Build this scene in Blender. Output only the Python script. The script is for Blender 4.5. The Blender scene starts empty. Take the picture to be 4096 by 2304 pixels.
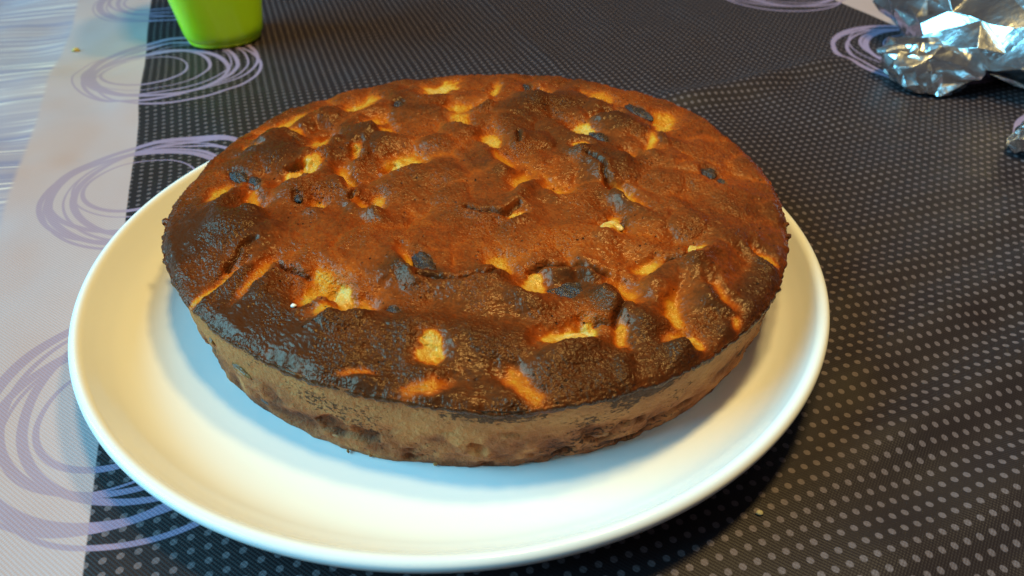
import bpy, bmesh, math, random
import numpy as np
from mathutils import Matrix, Vector

# ------------------------------------------------------------------ camera, world, light, exposure
scene = bpy.context.scene
COL = scene.collection

cam_data = bpy.data.cameras.new('camera')
cam = bpy.data.objects.new('camera', cam_data)
COL.objects.link(cam)
R_ = Vector((0.99884, -0.048001, -0.003723)); U_ = Vector((0.032546, 0.61619, 0.786925)); F_ = Vector((0.035479, 0.786134, -0.617037))
CAM_LOC = Vector((0.0, -0.283651, 0.205985))
m = Matrix.Identity(4)
for i in range(3):
    m[i][0], m[i][1], m[i][2], m[i][3] = R_[i], U_[i], -F_[i], CAM_LOC[i]
cam.matrix_world = m
cam_data.sensor_width = 36.0
cam_data.lens = 739.554 * 36.0 / 1024.0
cam_data.clip_start = 0.01
cam_data.clip_end = 50.0
cam_data.dof.use_dof = True
cam_data.dof.focus_distance = 0.27
cam_data.dof.aperture_fstop = 14.0
scene.camera = cam

world = bpy.data.worlds.new('World')
scene.world = world
world.use_nodes = True
bg = world.node_tree.nodes['Background']
bg.inputs['Color'].default_value = (0.55, 0.52, 0.56, 1)
bg.inputs['Strength'].default_value = 0.11

def lamp(name, kind, loc, energy, color, **kw):
    d = bpy.data.lights.new(name, kind)
    d.energy = energy; d.color = color
    for k, v in kw.items():
        setattr(d, k, v)
    o = bpy.data.objects.new(name, d); COL.objects.link(o); o.location = loc
    return o

def aim(o, target):
    o.rotation_euler = (Vector(target) - o.location).to_track_quat('-Z', 'Y').to_euler()

WARM = (1.0, 0.74, 0.28)
COOL = (0.19, 0.68, 1.0)
lamp('ceiling_lamp', 'POINT', (0.06, -0.03, 0.95), 18.5, WARM, shadow_soft_size=0.055)
lamp('ceiling_lamp', 'POINT', (0.27, 0.14, 0.98), 18.5, WARM, shadow_soft_size=0.055)
win = lamp('window_light', 'AREA', (-3.7, -0.35, 2.2), 400.0, COOL, shape='RECTANGLE', size=3.2, size_y=2.6)
aim(win, (0, 0, 0.03))

scene.view_settings.view_transform = 'Standard'
scene.view_settings.look = 'None'
scene.view_settings.exposure = 0.0
scene.view_settings.gamma = 1.0
scene.cycles.use_denoising = True
scene.cycles.denoising_input_passes = 'RGB_ALBEDO_NORMAL'
scene.cycles.denoising_prefilter = 'ACCURATE'
scene.cycles.sample_clamp_indirect = 4.0
scene.cycles.sample_clamp_direct = 12.0

# ------------------------------------------------------------------ measured feature tables (millimetres on the cake top)
# pit: centre x, y, half axis a, half axis b, paleness; mound: the same ellipse, height mm, extra browning
PITS = [
    (-20.6, 104.8, 10.1, 4.8, 0.9, -8.3, 0.95), (-61.1, 85.6, 8.7, 4.2, 1.8, -9.2, 0.7), (-95.7, 66.4, 10, 10.6, 2.2, -6.1, 0.6),
    (-90.4, 51.3, 3.8, -0.9, 0.4, -3, 0.6), (-104.7, 52.8, 6, 2.8, 1.6, -5.4, 0.6), (-108.5, 37.2, 5.1, -2, 0.4, -2.8, 0.5),
    (-73.4, 47.7, 3.3, 1.9, 1.1, -4.2, 1), (-77.9, 38.1, 4.8, 2.8, 2.1, -7.5, 0.55), (-46.2, 49.6, 4.1, 1.4, 0.9, -5.6, 0.9),
    (-53.4, 61.1, 6.1, 5.1, 1.7, -6.7, 0.6), (-58.4, 28.8, 2.2, 4.7, 1.9, -3.9, 0.7), (-34.9, 18.4, 8.3, 6.1, 2, -8.3, 0.8),
    (-36.2, 12.6, 6, 1.9, 0.4, -2.8, 1), (-80.2, 7.1, 7.2, 2.3, 1.7, -6.6, 0.85), (-76.7, 16, 3.6, 5.1, 2.2, -5.1, 0.85),
    (-61, 10.5, 3.6, -5.3, -1.5, -5.1, 0.8), (-57.8, 0.4, 2.2, -0.1, 1.1, -8.5, 0.65), (-112.7, -3.1, 3.5, 7.2, 2.9, -4.8, 0.65),
    (-96.7, -10.1, 2.9, -0.2, 1.4, -6.1, 0.6), (-69.3, -16.7, 2.9, -0.2, 0.6, -3.5, 0.6), (-49.2, -18.7, 5.9, -2.2, 0, -2.9, 0.5),
    (-44.9, -15, 3.2, -0.2, 0.6, -6, 0.65), (-11.4, 76.6, 5.9, -0.3, 0.1, -6.1, 0.55), (-10, 60.1, 6.2, -2.8, -0.5, -6.9, 0.65),
    (7.9, 98, 2.5, -2.4, -1.6, -9.2, 0.7), (31.4, 91.7, 5.9, -1.6, -0.9, -8, 0.85), (1.4, 77.4, 5.1, 2.9, 0.4, -3.7, 0.7),
    (62.3, 88.3, 7.6, -5.9, -1.5, -6.2, 0.5), (49.2, 47.7, 5.6, -0.3, -1, -8.1, 0.9), (46.7, 27.4, 3.5, -0.2, -0.5, -3.7, 0.85),
    (90.3, 50.3, 4.5, -2.2, -2.1, -7.4, 0.85), (93.7, 60.2, 5.1, -2.6, -2, -7, 0.6), (80.7, 33.2, 3.3, -0.2, -1.5, -7.6, 0.7),
    (5.6, 38.6, 3.9, -3.3, -1.4, -7.2, 0.85), (10.2, 17.1, 4.7, -3.9, -1.2, -5.5, 0.6), (15.5, -1.5, 4.9, 6.1, 1.3, -4.5, 0.6),
    (30.5, -6.6, 5, -3, -1, -4.5, 0.65), (68.1, 20, 3.5, -0.2, -0.8, -4.8, 0.45), (62.2, -16.7, 6.1, -7.9, -1.6, -3.5, 0.65),
    (57.9, -10.2, 3.6, -3.1, -1.4, -3.9, 0.6), (50.7, -39.3, 5.1, -2, -1.1, -4.4, 0.95), (52.9, -32, 2.6, -0.1, -0.7, -4.6, 0.7),
    (12.5, -28.4, 4.1, 1.1, 0.1, -3.3, 0.9), (62.3, 60.4, 6.5, 0.9, -0.4, -3.6, 0.5), (-51.2, -75.3, 3.5, -3.1, -1.3, -5.8, 1),
    (-60.2, -75.8, 7.3, -0.4, 1.1, -6.8, 0.75), (-58.6, -66.8, 4.4, -0.2, 1.1, -7.2, 0.7), (-50.4, -85.8, 10.1, 3, 1, -3.6, 0.6),
    (-43.3, -80.5, 3.6, -0.2, 0.4, -3.8, 0.6), (-84.1, -66.5, 5.1, 10, 2, -2.8, 0.42), (-100.1, -68.7, 7.4, 10.1, 1.2, -1.9, 0.65),
    (-17.8, -105, 4.6, -3.4, -1.4, -5.1, 0.9), (-19.3, -121.4, 8.1, 2.7, 0.8, -3.6, 0.42), (-28.4, -59.9, 3.2, -5.9, -1.6, -2.3, 0.75),
    (-42.3, -114.1, 5.3, 0.4, 0.3, -1.9, 0.35), (4.1, -59.4, 4.1, -2.8, -1.1, -4.5, 0.75), (17.3, -72.9, 4.6, -2.3, -1.5, -6.2, 0.85),
    (26.8, -100.6, 8.7, 2.3, 0.2, -5, 0.95), (33.1, -96.5, 3.5, 0.7, -0, -3.5, 0.85), (48.8, -79.6, 5.7, -6.6, -2.2, -4.1, 0.75),
    (61.8, -66.9, 6.1, 3, 0.1, -4, 0.75), (79.3, -58.4, 3.3, -0.2, -0.9, -3.9, 0.95), (45.4, -99.8, 2.2, 0.5, -0.4, -8.3, 0.6),
    (65.4, -91, 3.1, 0.6, -1.1, -9.7, 0.7), (62.1, -100.7, 4.6, -0.2, -0.8, -3.4, 0.6), (68, -102.7, 2.7, -3.1, -2.3, -3.6, 0.88),
    (11.6, -123.7, 6.7, -7.4, -1.9, -3.2, 0.42), (106.4, -61, 2.6, -5.2, -1.2, -1.6, 0.6), (85.3, -94.8, 1.1, -2.4, -2.6, -3, 0.5),
    (84.3, -83.4, 4.6, -6, -1.6, -2.4, 0.35),
]
PLUMS = [
    (-108.3, 12, 4.2, -1.6, 0.8, -5), (-99, 4.8, 3.6, -3.5, -0.3, -3.7), (-77.2, -13.2, 2, -1.3, -0, -2.6),
    (-41.8, 78.3, 2.6, -0.1, 0.4, -5.4), (80.5, 65.3, 5.5, -7.8, -1.9, -5), (55.6, 35.9, 5, -2.3, -0.9, -4.1),
    (99.9, 1.7, 2.7, -3.5, -1.8, -3.6), (104.8, -5.2, 1.9, -2.4, -1, -1.9), (55.8, -35.9, 1.3, -0.1, -0.6, -3.6),
    (26, 102.1, 2.4, -4, -1.1, -3.6), (-21.8, -63.5, 2.3, 3.3, 4.8, -9), (-32, -86.8, 2.4, -0.8, -0.1, -2.3),
    (30.7, -76.1, 7.7, -2.2, -1.2, -6),
]
MOUNDS = [
    (-92.7, 28.8, 17, 2.3, 3.7, -15.6, 3, 0.16), (-81.1, 69.9, 10.6, 1.6, 2, -10.2, 2.5, 0.13), (-57.4, 46.1, 9.2, -0.5, 1.2, -10.5, 2.5, 0.12),
    (-44.5, 92.7, 15.1, 4.4, 1.7, -12.7, 2, 0.1), (-29.8, 67.1, 16.6, -4.2, 0.1, -8.7, 1.5, 0.08), (-75, -4.1, 17.4, 2.1, 1.5, -7.3, 1.5, 0.02),
    (-51.4, 29, 8.2, -6.3, -0.6, -8, 1.5, 0.08), (-112.1, -25, 10.4, 8, 5.7, -12.3, 2, 0.1), (-22.4, 36.3, 16.8, -0.9, 0.3, -8.9, 2, 0.08),
    (-92.5, -33.4, 13.9, 4, 3.7, -11.4, 2.5, 0.12), (15.3, 66, 16.8, 1.1, -0.3, -14.3, 3, 0.13), (38.4, 78.4, 16.6, -4.5, -1.5, -11.4, 2.5, 0.12),
    (68.9, 50.1, 15.5, -0.9, -1.9, -11.5, 3, 0.15), (22.3, 35.1, 15.2, -3.8, -0.9, -8.8, 2.5, 0.12), (54.9, 9.9, 11.9, -7.8, -3.9, -13.9, 3, 0.14),
    (85.4, 2.5, 12.1, -8.2, -4.5, -12.5, 1.5, 0.03), (80.3, -36.3, 15, -6.1, -3.5, -10.5, 2, 0.08), (34.2, 46.4, 7.8, -5.3, -1.4, -6.4, 1.5, 0.06),
    (-3.1, 5.1, 16.7, -0.9, -0.1, -15.2, 2, 0.07), (4.5, -21.6, 18.3, -1, -0.3, -10.5, 1.5, 0), (86.7, 30.2, 9.1, -2.3, -1.9, -7.5, 1, 0.05),
    (-103.6, -38.8, 20.9, 4.5, 4.3, -12.8, 2.5, 0.12), (-88.8, -67.2, 6, 12, 3.5, -4.8, 1.5, 0.08), (-77.5, -82.5, 14.6, 3.5, 3.5, -10.9, 2, 0.16),
    (-37.5, -97.2, 29.7, 0.8, 1.2, -9.3, 3.2, 0.12), (-45.4, -50.1, 34.2, -1.8, 1.8, -16.5, 2.5, -0.02), (-53, -107.3, 22.7, -12.3, -0.6, -6.6, 1.5, 0.12),
    (-93.7, -94.3, 10.4, -10.2, -1.1, -3.9, 1, 0.14), (-31, -68.3, 7.5, -0.4, 0.3, -4.1, 1.5, 0.1), (-15.3, -71.1, 21.7, -3, -0, -6, 2, 0.06),
    (5.2, -81.2, 19.8, -2.7, -0.6, -8.4, 2.5, 0.06), (44.5, -83.2, 5.7, -5.1, -2.3, -5.1, 2, 0.12), (54.8, -93.2, 4.7, -0.2, -1.7, -8.8, 2.5, 0.12),
    (80.4, -77.2, 10.6, -8, -5.7, -11.6, 3, 0.1), (31.5, -69.5, 9.9, -1.4, -0.5, -3.6, 1.5, 0.12), (1.5, -104.4, 22.5, -1.2, -0.2, -8.9, 2, 0.08),
    (34.2, -114.2, 23.3, 0.5, -0.8, -8.4, 1.5, 0.07), (60.9, -80.7, 5.1, -1.8, -1.8, -5.6, 2, -0.05), (88.3, -57.2, 14.4, 5.2, -0.8, -7.5, 2, 0.08),
    (29.8, -48.3, 28, -1.5, -1.3, -12.4, 2, -0.02), (98.6, -77.2, 3.4, -4.7, -9, -13.1, 1, 0.12),
]
CRACKS = [
    [(47.4, 13.9), (50.5, 11.3), (53.1, 5.4), (54.9, -4.7), (56.8, -7.0)],
    [(-6.5, -24.0), (-3.4, -26.1), (1.7, -27.3), (9.4, -28.7), (14.9, -23.2)],
    [(17.7, 39.3), (17.6, 30.2)],
    [(28.2, 93.5), (31.3, 99.2)],
    [(-96.0, -58.5), (-93.5, -53.2), (-91.9, -48.7), (-87.4, -45.5)],
    [(-75.5, -59.6), (-69.8, -63.1), (-64.4, -65.4)],
    [(-24.0, -70.7), (-15.2, -72.7), (-4.1, -72.7)],
    [(-3.8, -70.7), (1.2, -72.0), (5.1, -68.1)],
    [(16.6, -66.1), (23.1, -63.7), (28.1, -65.1), (34.6, -64.3), (40.6, -67.9), (44.7, -70.2)],
    [(36.4, -94.0), (42.5, -96.1), (47.2, -89.1)],
    [(80.5, -59.1), (73.9, -62.1), (67.7, -63.4)],
    [(44.5, -83.2), (47.7, -86.3)],
    [(-85.7, 13.0), (-82.2, 15.1), (-79.7, 17.3)],
    [(-44.1, 11.9), (-42.1, 15.3), (-39.5, 18.6)],
    [(-101.4, 1.1), (-96.7, -0.8)],
    [(-60.4, 30.8), (-58.2, 31.9)],
    [(-55.5, -14.4), (-54.5, -9.4)],
]
RIM = [(17, 128.5), (39, 134.0), (60, 129.6), (90, 127.5), (121, 129.7), (142, 132.4), (161, 130.5), (195, 132.7), (212, 130.4), (225, 127.4), (242, 126.9), (257, 127.4), (274, 131.6), (290, 132.0), (308, 131.7), (322, 131.6), (336, 129.3), (347, 128.3)]


# ------------------------------------------------------------------ helpers
def tag(o, label=None, cat=None, group=None, kind=None):
    if label: o['label'] = label
    if cat: o['category'] = cat
    if group: o['group'] = group
    if kind: o['kind'] = kind
    return o

def empty(name, loc):
    o = bpy.data.objects.new(name, None); COL.objects.link(o); o.location = loc
    o.empty_display_size = 0.02
    return o

def mesh_obj(name, verts, faces, material, parent=None, smooth=True, attrs=None):
    me = bpy.data.meshes.new(name)
    verts = np.asarray(verts, dtype=np.float32)
    me.from_pydata(verts.tolist() if len(verts) < 3000 else [tuple(v) for v in verts], [], faces if isinstance(faces, list) else faces.tolist())
    if smooth:
        me.polygons.foreach_set('use_smooth', np.ones(len(me.polygons), dtype=bool))
    if attrs:
        for k, v in attrs.items():
            a = me.attributes.new(k, 'FLOAT', 'POINT')
            a.data.foreach_set('value', np.asarray(v, dtype=np.float32))
    me.update()
    me.materials.append(material)
    o = bpy.data.objects.new(name, me); COL.objects.link(o)
    if parent: o.parent = parent
    return o

def grid_faces(nr, nc, wrap):
    """quads of an nr x nc vertex grid; wrap closes the columns"""
    i = np.arange(nr - 1)[:, None]; j = np.arange(nc if wrap else nc - 1)[None, :]
    j2 = (j + 1) % nc
    return np.stack([i * nc + j + 0 * j2, i * nc + j2, (i + 1) * nc + j2, (i + 1) * nc + j], -1).reshape(-1, 4)

def _hash(ix, iy, seed):
    h = (ix.astype(np.int64) * 374761393 + iy.astype(np.int64) * 668265263 + seed * 1442695041) & 0x7fffffff
    h = ((h ^ (h >> 13)) * 1274126177) & 0x7fffffff
    h = (h ^ (h >> 16)) & 0x7fffffff
    return h / float(0x7fffffff)

def vnoise(x, y, seed=0):
    ix = np.floor(x); iy = np.floor(y); fx = x - ix; fy = y - iy
    fx = fx * fx * fx * (fx * (fx * 6 - 15) + 10); fy = fy * fy * fy * (fy * (fy * 6 - 15) + 10)
    a = _hash(ix, iy, seed); b = _hash(ix + 1, iy, seed); c = _hash(ix, iy + 1, seed); d = _hash(ix + 1, iy + 1, seed)
    return (a * (1 - fx) + b * fx) * (1 - fy) + (c * (1 - fx) + d * fx) * fy

def fbm(x, y, octaves=4, seed=0):
    s = 0; a = 0.5; n = 0
    for o in range(octaves):
        s = s + a * (vnoise(x + 17.3 * o, y - 9.1 * o, seed + o) - 0.5) * 2; n += a
        a *= 0.5; x = x * 2.03; y = y * 2.03
    return s / n

def sstep(a, b, x):
    t = np.clip((x - a) / (b - a), 0, 1)
    return t * t * (3 - 2 * t)

# ---- a small expression builder for shader maths
class X:
    tree = None
    def __init__(self, s): self.s = s
    def _m(op, *a, clamp=False):
        n = X.tree.nodes.new('ShaderNodeMath'); n.operation = op; n.use_clamp = clamp
        for i, v in enumerate(a):
            if isinstance(v, X): X.tree.links.new(v.s, n.inputs[i])
            else: n.inputs[i].default_value = v
        return X(n.outputs[0])
    def __add__(s, o): return X._m('ADD', s, o)
    __radd__ = __add__
    def __sub__(s, o): return X._m('SUBTRACT', s, o)
    def __rsub__(s, o): return X._m('SUBTRACT', o, s)
    def __mul__(s, o): return X._m('MULTIPLY', s, o)
    __rmul__ = __mul__
    def __truediv__(s, o): return X._m('DIVIDE', s, o)
def xabs(a): return X._m('ABSOLUTE', a)
def xmax(a, b): return X._m('MAXIMUM', a, b)
def xmin(a, b): return X._m('MINIMUM', a, b)
def xsqrt(a): return X._m('SQRT', a)
def xfloor(a): return X._m('FLOOR', a)
def xfract(a): return X._m('FRACT', a)
def xsin(a): return X._m('SINE', a)
def xatan2(a, b): return X._m('ARCTAN2', a, b)
def xstep(a, lo, hi):
    n = X.tree.nodes.new('ShaderNodeMapRange'); n.interpolation_type = 'SMOOTHSTEP'; n.clamp = True
    for key, v in (('Value', a), ('From Min', lo), ('From Max', hi)):
        if isinstance(v, X): X.tree.links.new(v.s, n.inputs[key])
        else: n.inputs[key].default_value = v
    n.inputs['To Min'].default_value = 0.0; n.inputs['To Max'].default_value = 1.0
    return X(n.outputs[0])

class Mat:
    def __init__(self, name, **kw):
        self.m = bpy.data.materials.new(name); self.m.use_nodes = True
        self.t = self.m.node_tree; self.b = self.t.nodes['Principled BSDF']
        X.tree = self.t
        for k, v in kw.items(): self.set(k, v)
    def set(self, k, v):
        k = k.replace('_', ' ')
        i = self.b.inputs[k]
        if isinstance(v, X): self.t.links.new(v.s, i)
        elif isinstance(v, tuple) and len(v) == 3 and i.type == 'RGBA': i.default_value = (*v, 1)
        else: i.default_value = v
    def node(self, kind): return self.t.nodes.new(kind)
    def coords(self):
        n = self.node('ShaderNodeTexCoord'); return n.outputs['Object']
    def xyz(self):
        s = self.node('ShaderNodeSeparateXYZ'); self.t.links.new(self.coords(), s.inputs[0])
        return X(s.outputs[0]), X(s.outputs[1]), X(s.outputs[2])
    def vec(self, x, y, z=0.0):
        c = self.node('ShaderNodeCombineXYZ')
        for i, v in enumerate((x, y, z)):
            if isinstance(v, X): self.t.links.new(v.s, c.inputs[i])
            else: c.inputs[i].default_value = v
        return c.outputs[0]
    def noise(self, scale, detail=3.0, rough=0.55, vec=None, dist=0.0):
        n = self.node('ShaderNodeTexNoise'); n.inputs['Scale'].default_value = scale
        n.inputs['Detail'].default_value = detail; n.inputs['Roughness'].default_value = rough; n.inputs['Distortion'].default_value = dist
        self.t.links.new(vec if vec is not None else self.coords(), n.inputs['Vector'])
        return X(n.outputs['Fac'])
    def voronoi(self, scale, feature='F1', vec=None):
        n = self.node('ShaderNodeTexVoronoi'); n.feature = feature; n.inputs['Scale'].default_value = scale
        self.t.links.new(vec if vec is not None else self.coords(), n.inputs['Vector'])
        return X(n.outputs['Distance'])
    def attr(self, name):
        n = self.node('ShaderNodeAttribute'); n.attribute_name = name; return X(n.outputs['Fac'])
    def ramp(self, fac, stops):
        n = self.node('ShaderNodeValToRGB'); r = n.color_ramp
        while len(r.elements) > 1: r.elements.remove(r.elements[-1])
        r.elements[0].position = stops[0][0]; r.elements[0].color = (*stops[0][1], 1)
        for p, c in stops[1:]:
            e = r.elements.new(p); e.color = (*c, 1)
        self.t.links.new(fac.s, n.inputs[0]); return X(n.outputs[0])
    def mix(self, fac, a, b, mode='MIX'):
        n = self.node('ShaderNodeMix'); n.data_type = 'RGBA'; n.blend_type = mode
        for idx, v in ((0, fac), (6, a), (7, b)):
            if isinstance(v, X): self.t.links.new(v.s, n.inputs[idx])
            elif idx == 0: n.inputs[0].default_value = v
            else: n.inputs[idx].default_value = (*v, 1)
        return X(n.outputs[2])
    def bump(self, height, strength, distance, prev=None):
        n = self.node('ShaderNodeBump'); n.inputs['Strength'].default_value = strength; n.inputs['Distance'].default_value = distance
        self.t.links.new(height.s, n.inputs['Height'])
        if prev is not None: self.t.links.new(prev, n.inputs['Normal'])
        self.t.links.new(n.outputs[0], self.b.inputs['Normal'])
        return n.outputs[0]

# ------------------------------------------------------------------ tablecloth
CA, SA = math.cos(math.radians(16.4)), math.sin(math.radians(16.4))
PLATE_C = (-0.0116, -0.0216)

def cloth_height(x, y):
    u = x * CA + y * SA; v = -x * SA + y * CA
    h = 0.0034 * fbm(x * 9, y * 9, 3, 5) + 0.0016 * fbm(x * 26, y * 26, 2, 8)
    # pressed centre fold of the cloth
    d = u - 0.122
    h = h + 0.0016 * np.exp(-np.abs(d) / 0.009) * sstep(0.05, 0.16, v)
    # long ridge running from behind the cake to the foil
    a = np.array([0.10, 0.165]); b = np.array([0.30, 0.245]); ab = b - a; L = np.hypot(*ab); t_ = ab / L; n_ = np.array([-t_[1], t_[0]])
    s = (x - a[0]) * t_[0] + (y - a[1]) * t_[1]; q = (x - a[0]) * n_[0] + (y - a[1]) * n_[1] + 0.004 * np.sin(s * 30)
    h = h + 0.0055 * np.exp(-(q / 0.011) ** 2) * sstep(-0.03, 0.04, s) * sstep(0.24, 0.16, s)
    # soft waves in the front right
    w = (x * -0.45 + y * 0.89) * 2 * np.pi / 0.034 + 1.6 * fbm(x * 12, y * 12, 2, 3)
    h = h + 0.0015 * np.sin(w + 0.6) * sstep(0.05, 0.16, x) * sstep(0.12, -0.06, y)
    # ripple of the dark edge seen left of the cake
    h = h + 0.0016 * np.sin(y * 48 + x * 10) * sstep(-0.10, -0.18, x) * sstep(-0.02, 0.06, y) * sstep(0.36, 0.24, y)
    for cx, cy, r0, r1 in ((PLATE_C[0], PLATE_C[1], 0.135, 0.185), (-0.199, 0.313, 0.03, 0.06)):
        h = h * sstep(r0, r1, np.hypot(x - cx, y - cy))
    e = np.hypot((x - 0.43) * 0.87 - (y - 0.20) * -0.48, ((x - 0.43) * -0.48 * -1 + (y - 0.20) * 0.87) * 1.4)
    h = h * sstep(0.10, 0.17, e)
    return h

def make_cloth_material():
    M = Mat('printed_tablecloth')
    x, y, z = M.xyz()
    u = x * CA + y * SA
    v = y * CA - x * SA
    vec_uv = M.vec(u, v)
    edge_n = M.noise(160, 2, 0.5)
    left = xstep(u, -0.1637, -0.1629)
    right = xstep(u, 0.4158, 0.4150)
    dark = left * right
    # square grid of dots
    P = 0.00512
    fu = (xfract(u / P + 0.35) - 0.5); fv = (xfract(v / P + 0.1) - 0.5)
    dd = xsqrt(fu * fu + fv * fv)
    dot = xstep(dd, 0.265, 0.195)
    # scribbled rings along both edges of the dark band, one every 173.5 mm
    PER = 0.1735
    side = xstep(u, 0.125, 0.127)
    us = xabs(u - 0.126) - 0.272 + side * 0.009
    vv = (v - 0.1305 + side * -0.018) / PER + 0.5
    cell = xfloor(vv)
    vl = (xfract(vv) - 0.5) * PER
    wob = xatan2(vl, us)
    rings = None
    spec = [  # offset u, offset v, radius, half width, lobe amplitude, lobe phase   (metres)
        (-0.002, 0.001, 0.0585, 0.0022, 0.0015, 0.3), (0.004, -0.002, 0.0555, 0.0013, 0.0025, 1.9),
        (-0.006, 0.003, 0.0530, 0.0016, 0.0020, 3.4), (0.003, 0.004, 0.0500, 0.0012, 0.0030, 0.9),
        (0.009, -0.004, 0.0480, 0.0020, 0.0020, 2.7), (-0.003, -0.005, 0.0560, 0.0010, 0.0030, 4.4),
        (0.011, 0.003, 0.0400, 0.0011, 0.0015, 5.2), (0.012, 0.002, 0.0290, 0.0012, 0.0010, 1.2)]
    for k, (ou, ov, rr, hw, la, lp) in enumerate(spec):
        # every repeat is drawn a little differently
        ca = xsin(cell * 2.1 + 1.3 * k) * 0.0035
        cb = xsin(cell * 3.7 + 0.7 * k + 1.0) * 0.0035
        a = us - ou + ca; b = vl - ov + cb
        r = xsqrt(a * a + b * b)
        q = xabs(r - rr - xsin(wob + lp) * la)
        w = hw * (xsin(wob * 1.0 + lp * 2.3) * 0.38 + 0.78)
        line = xstep(q, w + 0.0004, w - 0.0003)
        rings = line if rings is None else xmax(rings, line)
    # brushed print of the pale part
    sv = M.vec(u * 2.2, v * 110.0)
    st1 = M.noise(1.0, 4, 0.6, sv)
    sv2 = M.vec(u * 3.0, v * 310.0)
    st2 = M.noise(1.0, 2, 0.5, sv2)
    blotch = M.noise(9.0, 2, 0.5)
    far = xstep(u, -0.222, -0.226)
    pale = M.ramp(st1 * 0.7 + blotch * 0.3, [(0.30, (0.22, 0.205, 0.33)), (0.5, (0.36, 0.295, 0.35)), (0.7, (0.48, 0.38, 0.39))])
    lines = xstep(st2, 0.56, 0.63) * xstep(M.noise(12.0, 1, 0.5), 0.36, 0.52)
    pale_b = M.mix(lines * 0.9, pale, (0.74, 0.62, 0.56))
    plain = M.mix(blotch, (0.51, 0.355, 0.325), (0.43, 0.32, 0.335))
    pale = M.mix(far, plain, pale_b)
    pale = M.mix(rings * 0.50, pale, (0.235, 0.145, 0.25))
    brown = M.mix(M.noise(30.0, 2, 0.5), (0.0165, 0.0105, 0.0125), (0.024, 0.0155, 0.017))
    dotcol = M.mix(M.noise(900.0, 2, 0.5), (0.085, 0.063, 0.067), (0.165, 0.125, 0.135))
    dk = M.mix(dot, brown, dotcol)
    dk = M.mix(rings, dk, M.mix(M.noise(500.0, 2, 0.5), (0.25, 0.175, 0.27), (0.32, 0.23, 0.34)))
    col = M.mix(dark, pale, dk)
    M.set('Base_Color', col)
    M.set('Roughness', 0.52)
    M.set('Specular_IOR_Level', 0.24)
    M.set('Sheen_Weight', 0.0)
    # twill weave
    tw = xsin((u * 0.8 + v * 0.6) * (2 * math.pi / 0.0011)) * 0.5 + xsin((u * 0.6 - v * 0.8) * (2 * math.pi / 0.0009)) * 0.3
    M.bump(tw + M.noise(1400, 2, 0.5), 0.22, 0.0004)
    return M.m

def build_cloth():
    xs = np.concatenate([np.arange(-0.95, -0.45, 0.012), np.arange(-0.45, 0.52, 0.0033), np.arange(0.52, 1.0, 0.012)])
    ys = np.concatenate([np.arange(-0.55, -0.20, 0.012), np.arange(-0.20, 0.50, 0.0033), np.arange(0.50, 1.1, 0.012)])
    Xg, Yg = np.meshgrid(xs, ys)
    Z = cloth_height(Xg, Yg)
    V = np.stack([Xg, Yg, Z], -1).reshape(-1, 3)
    o = mesh_obj('tablecloth', V, grid_faces(len(ys), len(xs), False), make_cloth_material())
    md = o.modifiers.new('cloth_thickness', 'SOLIDIFY'); md.thickness = 0.0005; md.offset = -1
    tag(o, 'dark dotted tablecloth with pale edges and lilac scribbled rings under the plate', 'tablecloth', kind='structure')
    return o
build_cloth()

# ------------------------------------------------------------------ plate
def lathe(profile, n=256):
    pr = np.array(profile); a = np.linspace(0, 2 * np.pi, n, endpoint=False)
    V = np.stack([pr[:, 0][:, None] * np.cos(a), pr[:, 0][:, None] * np.sin(a), np.repeat(pr[:, 1][:, None], n, 1)], -1)
    return V.reshape(-1, 3), grid_faces(len(pr), n, True)

def spline(pts, n):
    """Catmull-Rom through the profile points"""
    P = np.array([pts[0]] + list(pts) + [pts[-1]], float); out = []
    for i in range(1, len(P) - 2):
        for t in np.linspace(0, 1, n, endpoint=False):
            a, b, c, d = P[i - 1], P[i], P[i + 1], P[i + 2]
            out.append(0.5 * ((2 * b) + (-a + c) * t + (2 * a - 5 * b + 4 * c - d) * t * t + (-a + 3 * b - 3 * c + d) * t ** 3))
    out.append(P[-2]); return out

def build_plate():
    M = Mat('white_glazed_ceramic', Base_Color=(0.83, 0.82, 0.79), Roughness=0.13, Specular_IOR_Level=0.5)
    M.set('Roughness', M.noise(40, 3, 0.5) * 0.05 + 0.10)
    M.bump(M.noise(22, 1, 0.4), 0.05, 0.002)
    pr = spline([(0.0005, 0.0060), (0.05, 0.0060), (0.11, 0.0060), (0.124, 0.0062), (0.132, 0.0080), (0.1380, 0.0120), (0.1425, 0.0172),
                 (0.1456, 0.0218), (0.1472, 0.0242), (0.1488, 0.0252), (0.1504, 0.0250), (0.1515, 0.0238), (0.1514, 0.0218), (0.1495, 0.0180),
                 (0.1455, 0.0125), (0.139, 0.0072), (0.128, 0.0035), (0.112, 0.0024), (0.106, 0.0020), (0.105, 0.0004), (0.1025, 0.0004), (0.101, 0.0022), (0.06, 0.0026), (0.0005, 0.0026)], 5)
    V, F = lathe(pr)
    o = mesh_obj('plate', V, F, M.m)
    o.location = (PLATE_C[0], PLATE_C[1], 0.0004)
    tag(o, 'large round white ceramic plate with raised rim under the cake', 'plate')
build_plate()

# ------------------------------------------------------------------ cake
CAKE_Z0 = 0.0067          # plate floor
RIM_Z = 0.0400
_rim_t = np.radians([a for a, r in RIM]); _rim_r = np.array([r for a, r in RIM]) / 1000.0

def rim_radius(th):
    """smooth radius of the cake's top edge from the measured outline"""
    th = np.mod(th, 2 * np.pi)
    out = np.zeros_like(th); wsum = np.zeros_like(th)
    for t, r in zip(_rim_t, _rim_r):
        d = np.abs(th - t); d = np.minimum(d, 2 * np.pi - d)
        w = np.exp(-(d / 0.19) ** 2) + 1e-9
        out += w * r; wsum += w
    return out / wsum

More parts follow.
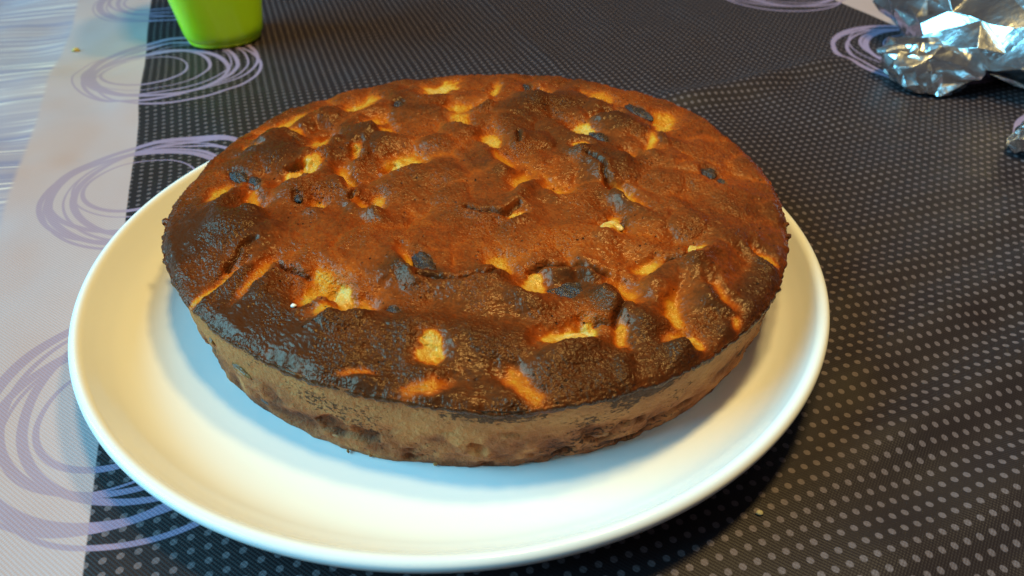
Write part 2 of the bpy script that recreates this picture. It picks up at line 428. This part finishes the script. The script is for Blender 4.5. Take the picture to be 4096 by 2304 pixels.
def ell_d(f, x, y):
    """distance from the feature's centre in units of its ellipse"""
    cx, cy, ax, ay, bx, by = [q / 1000.0 for q in f[:6]]
    det = ax * by - ay * bx
    dx, dy = x - cx, y - cy
    return np.hypot((dx * by - dy * bx) / det, (-dx * ay + dy * ax) / det)

def seg_dist(pts, x, y):
    best = np.full(np.shape(x), 1e3)
    for (x0, y0), (x1, y1) in zip(pts[:-1], pts[1:]):
        ax, ay, bx, by = x0 / 1000, y0 / 1000, x1 / 1000, y1 / 1000
        L2 = (bx - ax) ** 2 + (by - ay) ** 2
        t = np.clip(((x - ax) * (bx - ax) + (y - ay) * (by - ay)) / L2, 0, 1)
        best = np.minimum(best, np.hypot(x - ax - t * (bx - ax), y - ay - t * (by - ay)))
    return best

_rp = np.random.RandomState(3)
PILLOWS = []
for _ in range(4000):
    a_, r_ = _rp.uniform(0, 2 * np.pi), 0.126 * np.sqrt(_rp.rand())
    q_ = (r_ * np.cos(a_), r_ * np.sin(a_), _rp.uniform(0.011, 0.026))
    if all(np.hypot(q_[0] - p_[0], q_[1] - p_[1]) > 0.58 * (q_[2] + p_[2]) for p_ in PILLOWS):
        PILLOWS.append(q_)

def crust_fields(x, y, rn):
    """height above the rim plane, browning 0 (raw cream) .. 1 (burnt), moisture; rn = radius / rim radius"""
    wx = x + 0.0022 * fbm(x * 90, y * 90, 3, 21); wy = y + 0.0022 * fbm(x * 90, y * 90, 3, 31)
    h = 0.0016 * (1 - rn ** 2) + 0.0010 * fbm(x * 55, y * 55, 3, 41) + 0.0007 * fbm(x * 160, y * 160, 3, 44)
    bake = 0.695 + 0.10 * fbm(x * 38, y * 38, 4, 51) + 0.05 * fbm(x * 140, y * 140, 3, 57)
    bake = bake + 0.15 * sstep(0.80, 1.0, rn) * (0.55 + 0.45 * sstep(0.03, -0.09, y))
    bake = bake + 0.04 * sstep(-0.05, -0.11, y)
    fade = sstep(1.0, 0.965, rn) * (1 - 0.45 * sstep(0.80, 0.97, rn))
    # soft overlapping pillows of batter with warm creases between them
    vx = wx + 0.0050 * fbm(x * 45, y * 45, 3, 121); vy = wy + 0.0050 * fbm(x * 45, y * 45, 3, 131)
    near = np.full(np.shape(x), 9.0); second = np.full(np.shape(x), 9.0)
    for px, py, pr in PILLOWS:
        d = np.hypot(vx - px, (vy - py) * 0.85) / pr
        second = np.minimum(second, np.maximum(near, d)); near = np.minimum(near, d)
    dome = np.clip(1 - near ** 2, 0, 1) ** 0.8
    crease = sstep(0.30, 0.0, second - near)
    calm = 1 - 0.40 * np.exp(-((x + 0.005) / 0.05) ** 2 - ((y + 0.040) / 0.035) ** 2)
    calm = calm * (0.35 + 0.65 * sstep(-0.095, -0.055, y))
    h = h + 0.0036 * dome * calm * fade
    bake = bake - 0.10 * crease * calm * sstep(-0.35, 0.35, fbm(x * 30, y * 30, 2, 141)) + 0.05 * dome * calm
    for f in MOUNDS:
        d = ell_d(f, wx, wy)
        g = np.exp(-(d * 0.95) ** 2.6)
        h = h + 1.45 * f[6] / 1000.0 * g * fade
        bake = bake + 1.45 * f[7] * np.exp(-(d * 0.85) ** 2)
    wet = np.zeros_like(x)
    n1 = 0.42 * fbm(x * 120, y * 120, 4, 71) + 0.22 * fbm(x * 420, y * 420, 2, 75)
    for i, f in enumerate(PITS):
        d = ell_d(f, wx, wy)
        dn = d + n1
        pale = f[6]
        k = sstep(1.45, 0.25, dn) if pale < 0.84 else 0.45 * sstep(1.5, 0.3, dn) + 0.55 * sstep(1.05, 0.70, dn)
        halo = sstep(2.6, 0.8, dn)
        edge = sstep(1.9, 0.7, dn)
        h = h - (0.0014 + 0.0012 * pale) * edge * fade
        # the batter swells up on the near side of each hollow
        g = (f[0] + f[4] * 1.9, f[1] + f[5] * 1.9, f[2] * 1.35, f[3] * 1.35, f[4] * 1.15, f[5] * 1.15)
        dm = ell_d(g, wx, wy)
        sw = np.exp(-dm ** 2.6)
        size = min(math.hypot(f[4], f[5]), 6.0)
        h = h + (0.0010 + 0.00032 * size) * sw * fade
        bake = bake + 0.09 * np.exp(-dm ** 2)
        bake = bake - 0.10 * halo * pale
        target = 0.58 - 0.52 * pale + 0.10 * n1
        bake = bake * (1 - k) + np.minimum(bake, target) * k
        wet = np.maximum(wet, k * pale)
    for c in CRACKS:
        d = seg_dist(c, x + 0.0010 * fbm(x * 300, y * 300, 2, 81), y + 0.0010 * fbm(x * 300, y * 300, 2, 83))
        g = np.exp(-(d / 0.0009) ** 2)
        h = h - 0.0020 * g
        h = h + 0.0009 * np.exp(-((d - 0.0026) / 0.0018) ** 2)
        bake = bake + 0.22 * g
    for f in PLUMS:
        d = ell_d(f, wx, wy)
        h = h - 0.0012 * sstep(1.4, 0.8, d)
        bake = bake + 0.10 * sstep(1.6, 0.9, d)
    return h, np.clip(bake, 0, 1.05), wet

def crust_height(x, y):
    x = np.array([x]); y = np.array([y])
    rn = np.hypot(x, y) / rim_radius(np.arctan2(y, x))
    return RIM_Z + float(crust_fields(x, y, rn)[0][0])

def make_crust_material():
    M = Mat('baked_crust')
    bake = M.attr('bake'); wet = M.attr('wet')
    fine = M.noise(820, 1.5, 0.5); mid = M.noise(380, 4, 0.65)
    b = bake + (fine - 0.5) * 0.22 + (mid - 0.5) * 0.30
    col = M.ramp(b, [(0.0, (0.64, 0.42, 0.12)), (0.14, (0.60, 0.31, 0.036)), (0.30, (0.52, 0.19, 0.012)), (0.46, (0.45, 0.110, 0.008)),
                     (0.60, (0.345, 0.068, 0.007)), (0.72, (0.225, 0.045, 0.007)), (0.85, (0.125, 0.029, 0.006)), (1.0, (0.066, 0.019, 0.006))])
    pores = xstep(M.voronoi(300), 0.16, 0.10) * xstep(M.noise(60, 2, 0.5), 0.50, 0.62)
    col = M.mix(pores * 0.8, col, (0.012, 0.007, 0.005))
    M.set('Base_Color', col)
    M.set('Roughness', M.noise(60, 3, 0.5) * 0.18 + 0.19 - wet * 0.06)
    M.set('Specular_IOR_Level', 0.23)
    M.set('Specular_Tint', (1.0, 0.74, 0.52))
    grainy = xstep(M.noise(45, 2, 0.5), 0.38, 0.62) * 0.8 + 0.2
    n = M.bump((fine * 0.9 + mid * 0.30) * grainy + M.noise(170, 2, 0.5) * 0.4 - pores * 0.8, 0.9, 0.0012)
    return M.m

def make_side_material():
    M = Mat('sponge_side')
    tone = M.attr('tone'); speck = M.attr('speck')
    fine = M.noise(900, 3, 0.6)
    col = M.ramp(tone + (fine - 0.5) * 0.22, [(0.0, (0.048, 0.018, 0.010)), (0.22, (0.185, 0.056, 0.019)), (0.45, (0.330, 0.112, 0.037)),
                                              (0.65, (0.440, 0.172, 0.054)), (0.85, (0.53, 0.240, 0.080)), (1.0, (0.50, 0.25, 0.05))])
    xx, yy, zz = M.xyz()
    ang = xatan2(yy, xx)
    cv = M.noise(1.0, 4, 0.65, M.vec(ang * 62.0, zz * 820.0))
    flecks = xstep(cv + speck * 0.36, 0.66, 0.71)
    col = M.mix(flecks * 0.85, col, (0.050, 0.022, 0.012))
    M.set('Base_Color', col); M.set('Roughness', 0.6); M.set('Specular_IOR_Level', 0.15)
    n = M.bump(fine + M.noise(330, 3, 0.6) - flecks * 1.2, 0.75, 0.0011)
    return M.m

def make_plum_material():
    M = Mat('baked_plum_skin')
    n = M.noise(500, 3, 0.6)
    M.set('Base_Color', M.ramp(n, [(0.3, (0.012, 0.008, 0.008)), (0.55, (0.040, 0.020, 0.014)), (0.75, (0.13, 0.045, 0.012))]))
    M.set('Roughness', M.noise(300, 2, 0.5) * 0.2 + 0.22); M.set('Specular_IOR_Level', 0.6)
    M.bump(M.noise(700, 4, 0.65), 0.8, 0.0016)
    return M.m

def make_apple_material():
    M = Mat('soft_apple_flesh')
    n = M.noise(260, 3, 0.6)
    M.set('Base_Color', M.ramp(n, [(0.3, (0.55, 0.23, 0.025)), (0.5, (0.66, 0.38, 0.075)), (0.7, (0.70, 0.50, 0.20))]))
    M.set('Roughness', 0.30); M.set('Specular_IOR_Level', 0.5)
    M.set('Subsurface_Weight', 0.3); M.b.inputs['Subsurface Radius'].default_value = (0.004, 0.002, 0.0006); M.b.inputs['Subsurface Scale'].default_value = 1.0
    M.bump(M.noise(600, 3, 0.6), 0.4, 0.001)
    return M.m

def lump(name, mat, parent, c, a, b, hz, seed, rough=0.22, sub=4):
    """irregular rounded piece whose half axes are the vectors a, b (metres) and hz upward"""
    bm = bmesh.new(); bmesh.ops.create_icosphere(bm, subdivisions=sub, radius=1.0)
    V = np.array([v.co[:] for v in bm.verts]); F = [[v.index for v in f.verts] for f in bm.faces]; bm.free()
    n = fbm(V[:, 0] * 1.7 + seed * 3.1 + V[:, 2], V[:, 1] * 1.7 - seed + V[:, 2] * 0.7, 4, seed)
    V = V * (1 + rough * n)[:, None]
    W = np.stack([V[:, 0] * a[0] + V[:, 1] * b[0], V[:, 0] * a[1] + V[:, 1] * b[1], V[:, 2] * hz], -1)
    o = mesh_obj(name, W, F, mat, parent); o.location = c
    return o

def build_cake():
    root = empty('cake', (0, 0, CAKE_Z0))
    off = Vector((0, 0, -CAKE_Z0))
    tag(root, 'round dark brown baked apple cake with lumpy crust on white plate', 'cake')
    # crust: polar sheet with a rolled lip
    NA = 840; NR = 230
    th = np.linspace(0, 2 * np.pi, NA, endpoint=False)
    rim = rim_radius(th)
    cx, cy = np.cos(th) * 9, np.sin(th) * 9
    rag = 0.0007 * fbm(cx * 5, cy * 5, 4, 91) + 0.0005 * fbm(cx * 16, cy * 16, 2, 95)
    rim_e = rim + rag
    s = np.linspace(0.002, 1, NR) ** 0.72
    Rg = s[:, None] * rim_e[None, :]
    Xg = Rg * np.cos(th); Yg = Rg * np.sin(th)
    rn = np.repeat(s[:, None], NA, 1)
    h, bake, wet = crust_fields(Xg, Yg, rn)
    roll = -0.0013 * sstep(0.975, 1.0, rn) ** 2
    grain = np.random.RandomState(8).normal(size=h.shape) * 0.00013 * (0.85 + 0.6 * sstep(-0.3, 0.4, fbm(Xg * 60, Yg * 60, 2, 151)))
    grain[:40] *= np.linspace(0, 1, 40)[:, None]
    Zg = RIM_Z + h + roll + grain
    rows = [np.stack([Xg, Yg, Zg], -1)]; ba = [bake]; we = [wet]
    zr = Zg[-1]; drop = 0.0022 + 0.0013 * fbm(cx * 3, cy * 3, 4, 99)
    for k, (dr, dz) in enumerate(((0.0003, 0.25), (0.0003, 0.5), (0.0001, 0.8), (-0.0002, 1.0), (-0.0020, 1.1))):
        rr = rim_e + dr
        rows.append(np.stack([rr * np.cos(th), rr * np.sin(th), zr - dz * drop], -1)[None])
        ba.append(np.clip(bake[-1] + 0.10, 0, 1)[None]); we.append(wet[-1][None] * 0)
    V = np.concatenate(rows, 0); nr = V.shape[0]
    F = grid_faces(nr, NA, True).tolist()
    F.append(list(range(NA - 1, -1, -1)))
    crust = mesh_obj('crust', V.reshape(-1, 3) + np.array(off), F, make_crust_material(), root,
                     attrs={'bake': np.concatenate(ba, 0).ravel(), 'wet': np.concatenate(we, 0).ravel()})
    # side of sponge
    NS = 64; NB = 1160
    th = np.linspace(0, 2 * np.pi, NB, endpoint=False)
    cx, cy = np.cos(th), np.sin(th)
    t = np.linspace(0, 1, NS)[:, None]                       # 0 at the plate, 1 under the crust
    top = rim_radius(th) - 0.0002; bot = 0.1256 + 0.0006 * fbm(cx * 6, cy * 6, 3, 13)
    R0 = bot + (top - bot) * t ** 0.9
    arc = th[None, :] * 0.128
    Z = CAKE_Z0 + (RIM_Z - 0.0012 - CAKE_Z0) * t + 0 * arc
    A3, Z3 = arc * np.ones_like(t), Z
    low = sstep(0.66, 0.30, t + 0.16 * fbm(A3 * 40, Z3 * 40, 3, 17))
    lumps = fbm(A3 * 130, Z3 * 150, 4, 19)
    pit = sstep(0.25, 0.55, fbm(A3 * 75, Z3 * 110, 3, 23)) * low
    R = R0 + low * (0.0014 * lumps * sstep(0.0, 0.12, t) + 0.0006) - 0.0022 * pit + 0.00025 * fbm(A3 * 500, Z3 * 500, 2, 29)
    R = R - 0.0008 * sstep(0.07, 0.0, t) * vnoise(A3 * 160, Z3 * 0, 37)
    tone = 0.72 - 0.30 * low + 0.34 * lumps * low + 0.20 * fbm(A3 * 50, Z3 * 60, 4, 43) - 0.26 * pit + 0.10 * fbm(A3 * 260, Z3 * 300, 2, 45)
    tone = tone + 0.28 * sstep(0.45, 0.6, fbm(A3 * 62 + 7, Z3 * 120, 2, 47)) * low
    tone = tone - 0.30 * sstep(0.48, 0.62, fbm(A3 * 48 - 3, Z3 * 90, 3, 49)) * low
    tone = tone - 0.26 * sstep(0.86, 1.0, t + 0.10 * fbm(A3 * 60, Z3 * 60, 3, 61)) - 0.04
    speck = sstep(-0.35, 0.50, fbm(A3 * 38, Z3 * 75, 3, 53)) * (0.45 + 0.55 * sstep(0.35, 0.95, t)) * (0.35 + 0.65 * sstep(-2.5, -1.4, np.where(th > np.pi, th - 2 * np.pi, th))[None, :])
    V = np.stack([R * cx, R * cy, Z], -1)
    F = grid_faces(NS, NB, True).tolist()
    F.append(list(range(NB - 1, -1, -1)))
    mesh_obj('sponge_side', V.reshape(-1, 3) + np.array(off), F, make_side_material(), root,
             attrs={'tone': tone.ravel(), 'speck': speck.ravel()})
    # plum pieces baked into the crust
    pm = make_plum_material()
    for i, f in enumerate(PLUMS):
        x, y = f[0] / 1000, f[1] / 1000
        a = (f[2] / 1000, f[3] / 1000); b = (f[4] / 1000, f[5] / 1000)
        sz = min(math.hypot(*a), math.hypot(*b))
        hz = min(0.0026, max(0.0011, 0.48 * sz))
        lump('plum_piece', pm, root, (x, y, crust_height(x, y) - 0.25 * hz - CAKE_Z0), a, b, hz, i + 3, 0.42)
    am = make_apple_material()
    for i, f in enumerate([q for q in PITS if q[6] >= 0.95]):
        x, y = f[0] / 1000, f[1] / 1000
        a = (f[2] / 1300, f[3] / 1300); b = (f[4] / 1300, f[5] / 1300)
        sz = min(math.hypot(*a), math.hypot(*b))
        lump('apple_piece', am, root, (x, y, crust_height(x, y) - 0.32 * sz - CAKE_Z0), a, b, max(0.0008, 0.34 * sz), i + 40, 0.35)
    # fruit showing at the side
    C = Mat('caramelised_apple', Roughness=0.35)
    C.set('Base_Color', C.ramp(C.noise(300, 3, 0.6), [(0.3, (0.12, 0.035, 0.010)), (0.55, (0.30, 0.095, 0.018)), (0.75, (0.42, 0.20, 0.06))]))
    C.bump(C.noise(700, 3, 0.6), 0.5, 0.001)
    cma = C.m
    for i, (ang, z, w, hh, mm) in enumerate(((-133, 0.0235, 0.0060, 0.0016, cma), (-141, 0.0260, 0.0022, 0.0016, cma), (-128.5, 0.0125, 0.0042, 0.0020, pm), (-115, 0.0125, 0.0058, 0.0012, cma),
                                             (-108, 0.0105, 0.0055, 0.0024, pm), (-90, 0.0145, 0.0050, 0.0020, cma), (-79, 0.0190, 0.0040, 0.0030, pm), (-73, 0.0150, 0.0060, 0.0020, cma), (-57, 0.0115, 0.0046, 0.0022, cma), (-47, 0.018, 0.004, 0.002, cma))):
        a = math.radians(ang); r = 0.1254 + (z - CAKE_Z0) / 0.033 * 0.005 - 0.0014
        o = lump('apple_piece' if mm is cma else 'plum_piece', mm, root, (r * math.cos(a), r * math.sin(a), z - CAKE_Z0), (w, 0), (0, 0.0018), hh, i + 80, 0.35)
        o.rotation_euler = (0, 0, a + math.pi / 2)
    # bits of sponge clinging to the foot of the cake
    rb = random.Random(12)
    sm = bpy.data.materials['sponge_side']
    for k in range(9):
        a = math.radians(rb.uniform(-165, -25)); q = rb.uniform(0.0004, 0.0010); r = 0.1250 + rb.uniform(0.0, 0.0035) * rb.random()
        o = lump('sponge_crumb', sm, root, (r * math.cos(a), r * math.sin(a), 0.0003 + q * 0.4), (q * 1.5, 0), (0, q), q * 0.7, k + 200, 0.5, sub=2)
        o.rotation_euler = (0, 0, a + 1.2 * rb.random())
        at = o.data.attributes.new('tone', 'FLOAT', 'POINT'); at.data.foreach_set('value', np.full(len(o.data.vertices), 0.80, dtype=np.float32))
    # ragged flakes of crust at the edge
    cm = bpy.data.materials['baked_crust']
    rnd = random.Random(5)
    for ang, sz in ((-19.5, 0.0022), (-15.5, 0.0014), (188, 0.0024), (141, 0.0012), (137, 0.0014), (133, 0.0011), (66, 0.0010), (20, 0.0011)):
        a = math.radians(ang); r = float(rim_radius(np.array([a]))[0]) - 0.0001
        N = 14; ring = []
        for k in range(N):
            q = 2 * math.pi * k / N
            rr = sz * (0.55 + 0.75 * rnd.random())
            ring.append((rr * math.cos(q) * 0.7, rr * math.sin(q) * 0.9))
        V = [(x, y, 0.0003 + 0.0006 * rnd.random()) for x, y in ring] + [(x * 0.95, y * 0.95, -0.0007) for x, y in ring]
        F = [list(range(N)), list(range(2 * N - 1, N - 1, -1))] + [[k, N + k, N + (k + 1) % N, (k + 1) % N] for k in range(N)]
        o = mesh_obj('crust_flake', V, F, cm, root, smooth=False, attrs={'bake': [0.86] * len(V), 'wet': [0.0] * len(V)})
        o.location = (r * math.cos(a), r * math.sin(a), RIM_Z - 0.0012 - CAKE_Z0); o.rotation_euler = (rnd.uniform(-.4, .4), rnd.uniform(-.4, .4), a)
    return root
build_cake()

# ------------------------------------------------------------------ green cup
def build_cup():
    root = empty('plastic_cup', (-0.201, 0.314, 0.0008))
    tag(root, 'bright green tapered plastic cup standing on the dark cloth behind the cake', 'cup')
    M = Mat('green_plastic', Base_Color=(0.55, 0.84, 0.010), Roughness=0.26, Specular_IOR_Level=0.5)
    M.set('Subsurface_Weight', 0.25); M.b.inputs['Subsurface Radius'].default_value = (0.006, 0.010, 0.002); M.b.inputs['Subsurface Scale'].default_value = 1.0
    M.bump(M.noise(900, 2, 0.5), 0.04, 0.0004)
    root.scale = (1.17, 1.17, 1.17)
    n = 128
    a = np.linspace(0, 2 * np.pi, n, endpoint=False) + math.radians(22)
    ang0 = np.linspace(0, 2 * np.pi, n, endpoint=False)
    def ring(r, z, e):
        k = 1.0 / (np.abs(np.cos(ang0)) ** e + np.abs(np.sin(ang0)) ** e) ** (1.0 / e)
        return np.stack([r * k * np.cos(a), r * k * np.sin(a), np.full(n, z)], -1)
    def skin(name, prof):
        V = np.concatenate([ring(*p) for p in prof], 0)
        F = grid_faces(len(prof), n, True).tolist()
        return mesh_obj(name, V, F, M.m, root)
    H = 0.105
    out = [(0.0005, 0.0034, 2.4), (0.0215, 0.0030, 2.4), (0.0240, 0.0034, 2.5), (0.0252, 0.0050, 2.6), (0.0258, 0.0080, 2.8), (0.0262, 0.011, 3.0)]
    for t in np.linspace(0.02, 1, 24):
        out.append((0.0262 + 0.0150 * t, 0.011 + (H - 0.011) * t, 3.0 + 0.8 * t))
    out += [(0.0416, H + 0.0012, 3.8), (0.0405, H + 0.0016, 3.8), (0.0396, H + 0.0006, 3.8)]
    for t in np.linspace(1, 0.0, 16):
        out.append((0.0243 + 0.0150 * t, 0.012 + (H - 0.012) * t, 3.0 + 0.8 * t))
    out += [(0.020, 0.0062, 2.5), (0.0005, 0.0058, 2.4)]
    skin('cup_wall', out)
    base = [(0.0005, 0.0036, 2.3), (0.0195, 0.0036, 2.3), (0.0200, 0.0012, 2.3), (0.0212, 0.0000, 2.3), (0.0232, 0.0002, 2.3), (0.0240, 0.0018, 2.4), (0.0236, 0.0042, 2.4)]
    skin('base_ring', base)
build_cup()

# ------------------------------------------------------------------ crumpled aluminium foil
def build_foil():
    root = empty('foil_parcel', (0.385, 0.22, 0.0))
    tag(root, 'crumpled silver aluminium foil parcel on the dark cloth right of the cake', 'foil')
    M = Mat('aluminium_foil', Base_Color=(0.86, 0.87, 0.88), Metallic=1.0, Roughness=0.14)
    M.set('Roughness', M.noise(60, 3, 0.5) * 0.14 + 0.16)
    M.bump(M.noise(70, 3, 0.5), 0.35, 0.004)
    def crumple(name, c, radii, rotz, planes, seed, sub=3, amp=0.12, floor=0.0010, hand=()):
        """thin metal sheet crushed round a lump: flat irregular facets with sharp creases"""
        bm = bmesh.new(); bmesh.ops.create_icosphere(bm, subdivisions=sub, radius=1.0)
        r_ = np.random.RandomState(seed)
        D = np.array([v.co[:] for v in bm.verts])
        D = D + r_.normal(size=D.shape) * (0.30 / 2 ** (sub - 1)); D /= np.linalg.norm(D, axis=1)[:, None]
        N = r_.normal(size=(planes, 3)); N /= np.linalg.norm(N, axis=1)[:, None]
        hgt = r_.uniform(0.74, 1.0, planes)
        for nx, ny, nz, hh in hand:
            q = np.array([nx, ny, nz]); q = q / np.linalg.norm(q)
            N = np.vstack([N, q]); hgt = np.append(hgt, hh)
        dots = D @ N.T
        r = np.minimum(np.min(np.where(dots > 0.05, hgt[None] / np.maximum(dots, 0.05), 9.0), 1), 1.25)
        r = r * (1 + amp * r_.uniform(-1, 0.6, len(D)) * (r_.rand(len(D)) < 0.55))
        P = D * r[:, None] * np.array(radii)
        for v, q in zip(bm.verts, P): v.co = q
        # second, finer generation of creases
        bmesh.ops.subdivide_edges(bm, edges=[e for e in bm.edges if r_.rand() < 0.55], cuts=1)
        bmesh.ops.triangulate(bm, faces=bm.faces[:])
        Q = np.array([v.co[:] for v in bm.verts])
        n = len(P)
        Q[n:] += r_.normal(size=Q[n:].shape) * (0.030 * np.mean(radii))
        cz, sz = math.cos(rotz), math.sin(rotz)
        W = np.stack([Q[:, 0] * cz - Q[:, 1] * sz + c[0], Q[:, 0] * sz + Q[:, 1] * cz + c[1], Q[:, 2] + c[2]], -1)
        W[:, 2] = np.where(W[:, 2] < floor, floor + 0.0015 * r_.rand(len(W)), W[:, 2]) - 0.0
        F = [[v.index for v in f.verts] for f in bm.faces]; bm.free()
        o = mesh_obj(name, W - np.array(root.location), F, M.m, root, smooth=True)
        o.data.set_sharp_from_angle(angle=0.62)
        bv = o.modifiers.new('soft_creases', 'BEVEL'); bv.width = 0.0007; bv.segments = 2; bv.limit_method = 'ANGLE'; bv.angle_limit = 0.25
        return o
    crumple('foil_body', (0.400, 0.222, 0.038), (0.128, 0.108, 0.055), math.radians(-30), 44, 4, sub=3, amp=0.10, hand=((-0.6, -0.62, 0.45, 0.66), (-0.9, 0.0, 0.35, 0.78)))
    crumple('foil_fold', (0.304, 0.192, 0.014), (0.030, 0.025, 0.019), math.radians(-20), 22, 9)
    crumple('foil_corner', (0.346, 0.100, 0.010), (0.036, 0.016, 0.011), math.radians(10), 18, 15)
build_foil()

# ------------------------------------------------------------------ crumbs
def crumb(loc, size, color, label, seed, parent=None):
    M = Mat('crumb_colour', Base_Color=color, Roughness=0.6)
    o = lump('crumb', M.m, None, loc, (size, 0), (0, size * 0.7), size * 0.55, seed, 0.45, sub=2)
    tag(o, label, 'crumb')
crumb((-0.0664, -0.0833, crust_height(-0.0664, -0.0833) + 0.0005), 0.0011, (0.85, 0.78, 0.66), 'tiny white crumb on the front left of the dark cake crust', 7)
crumb((-0.3092, 0.2922, float(cloth_height(np.array([-0.3092]), np.array([0.2922]))[0]) + 0.001), 0.0030, (0.60, 0.38, 0.10), 'small golden crumb on the pale tablecloth left of the green cup', 8)
crumb((0.0859, -0.1444, float(cloth_height(np.array([0.0859]), np.array([-0.1444]))[0]) + 0.0005), 0.0013, (0.42, 0.36, 0.20), 'small yellowish crumb on the dotted cloth in front of the plate', 9)
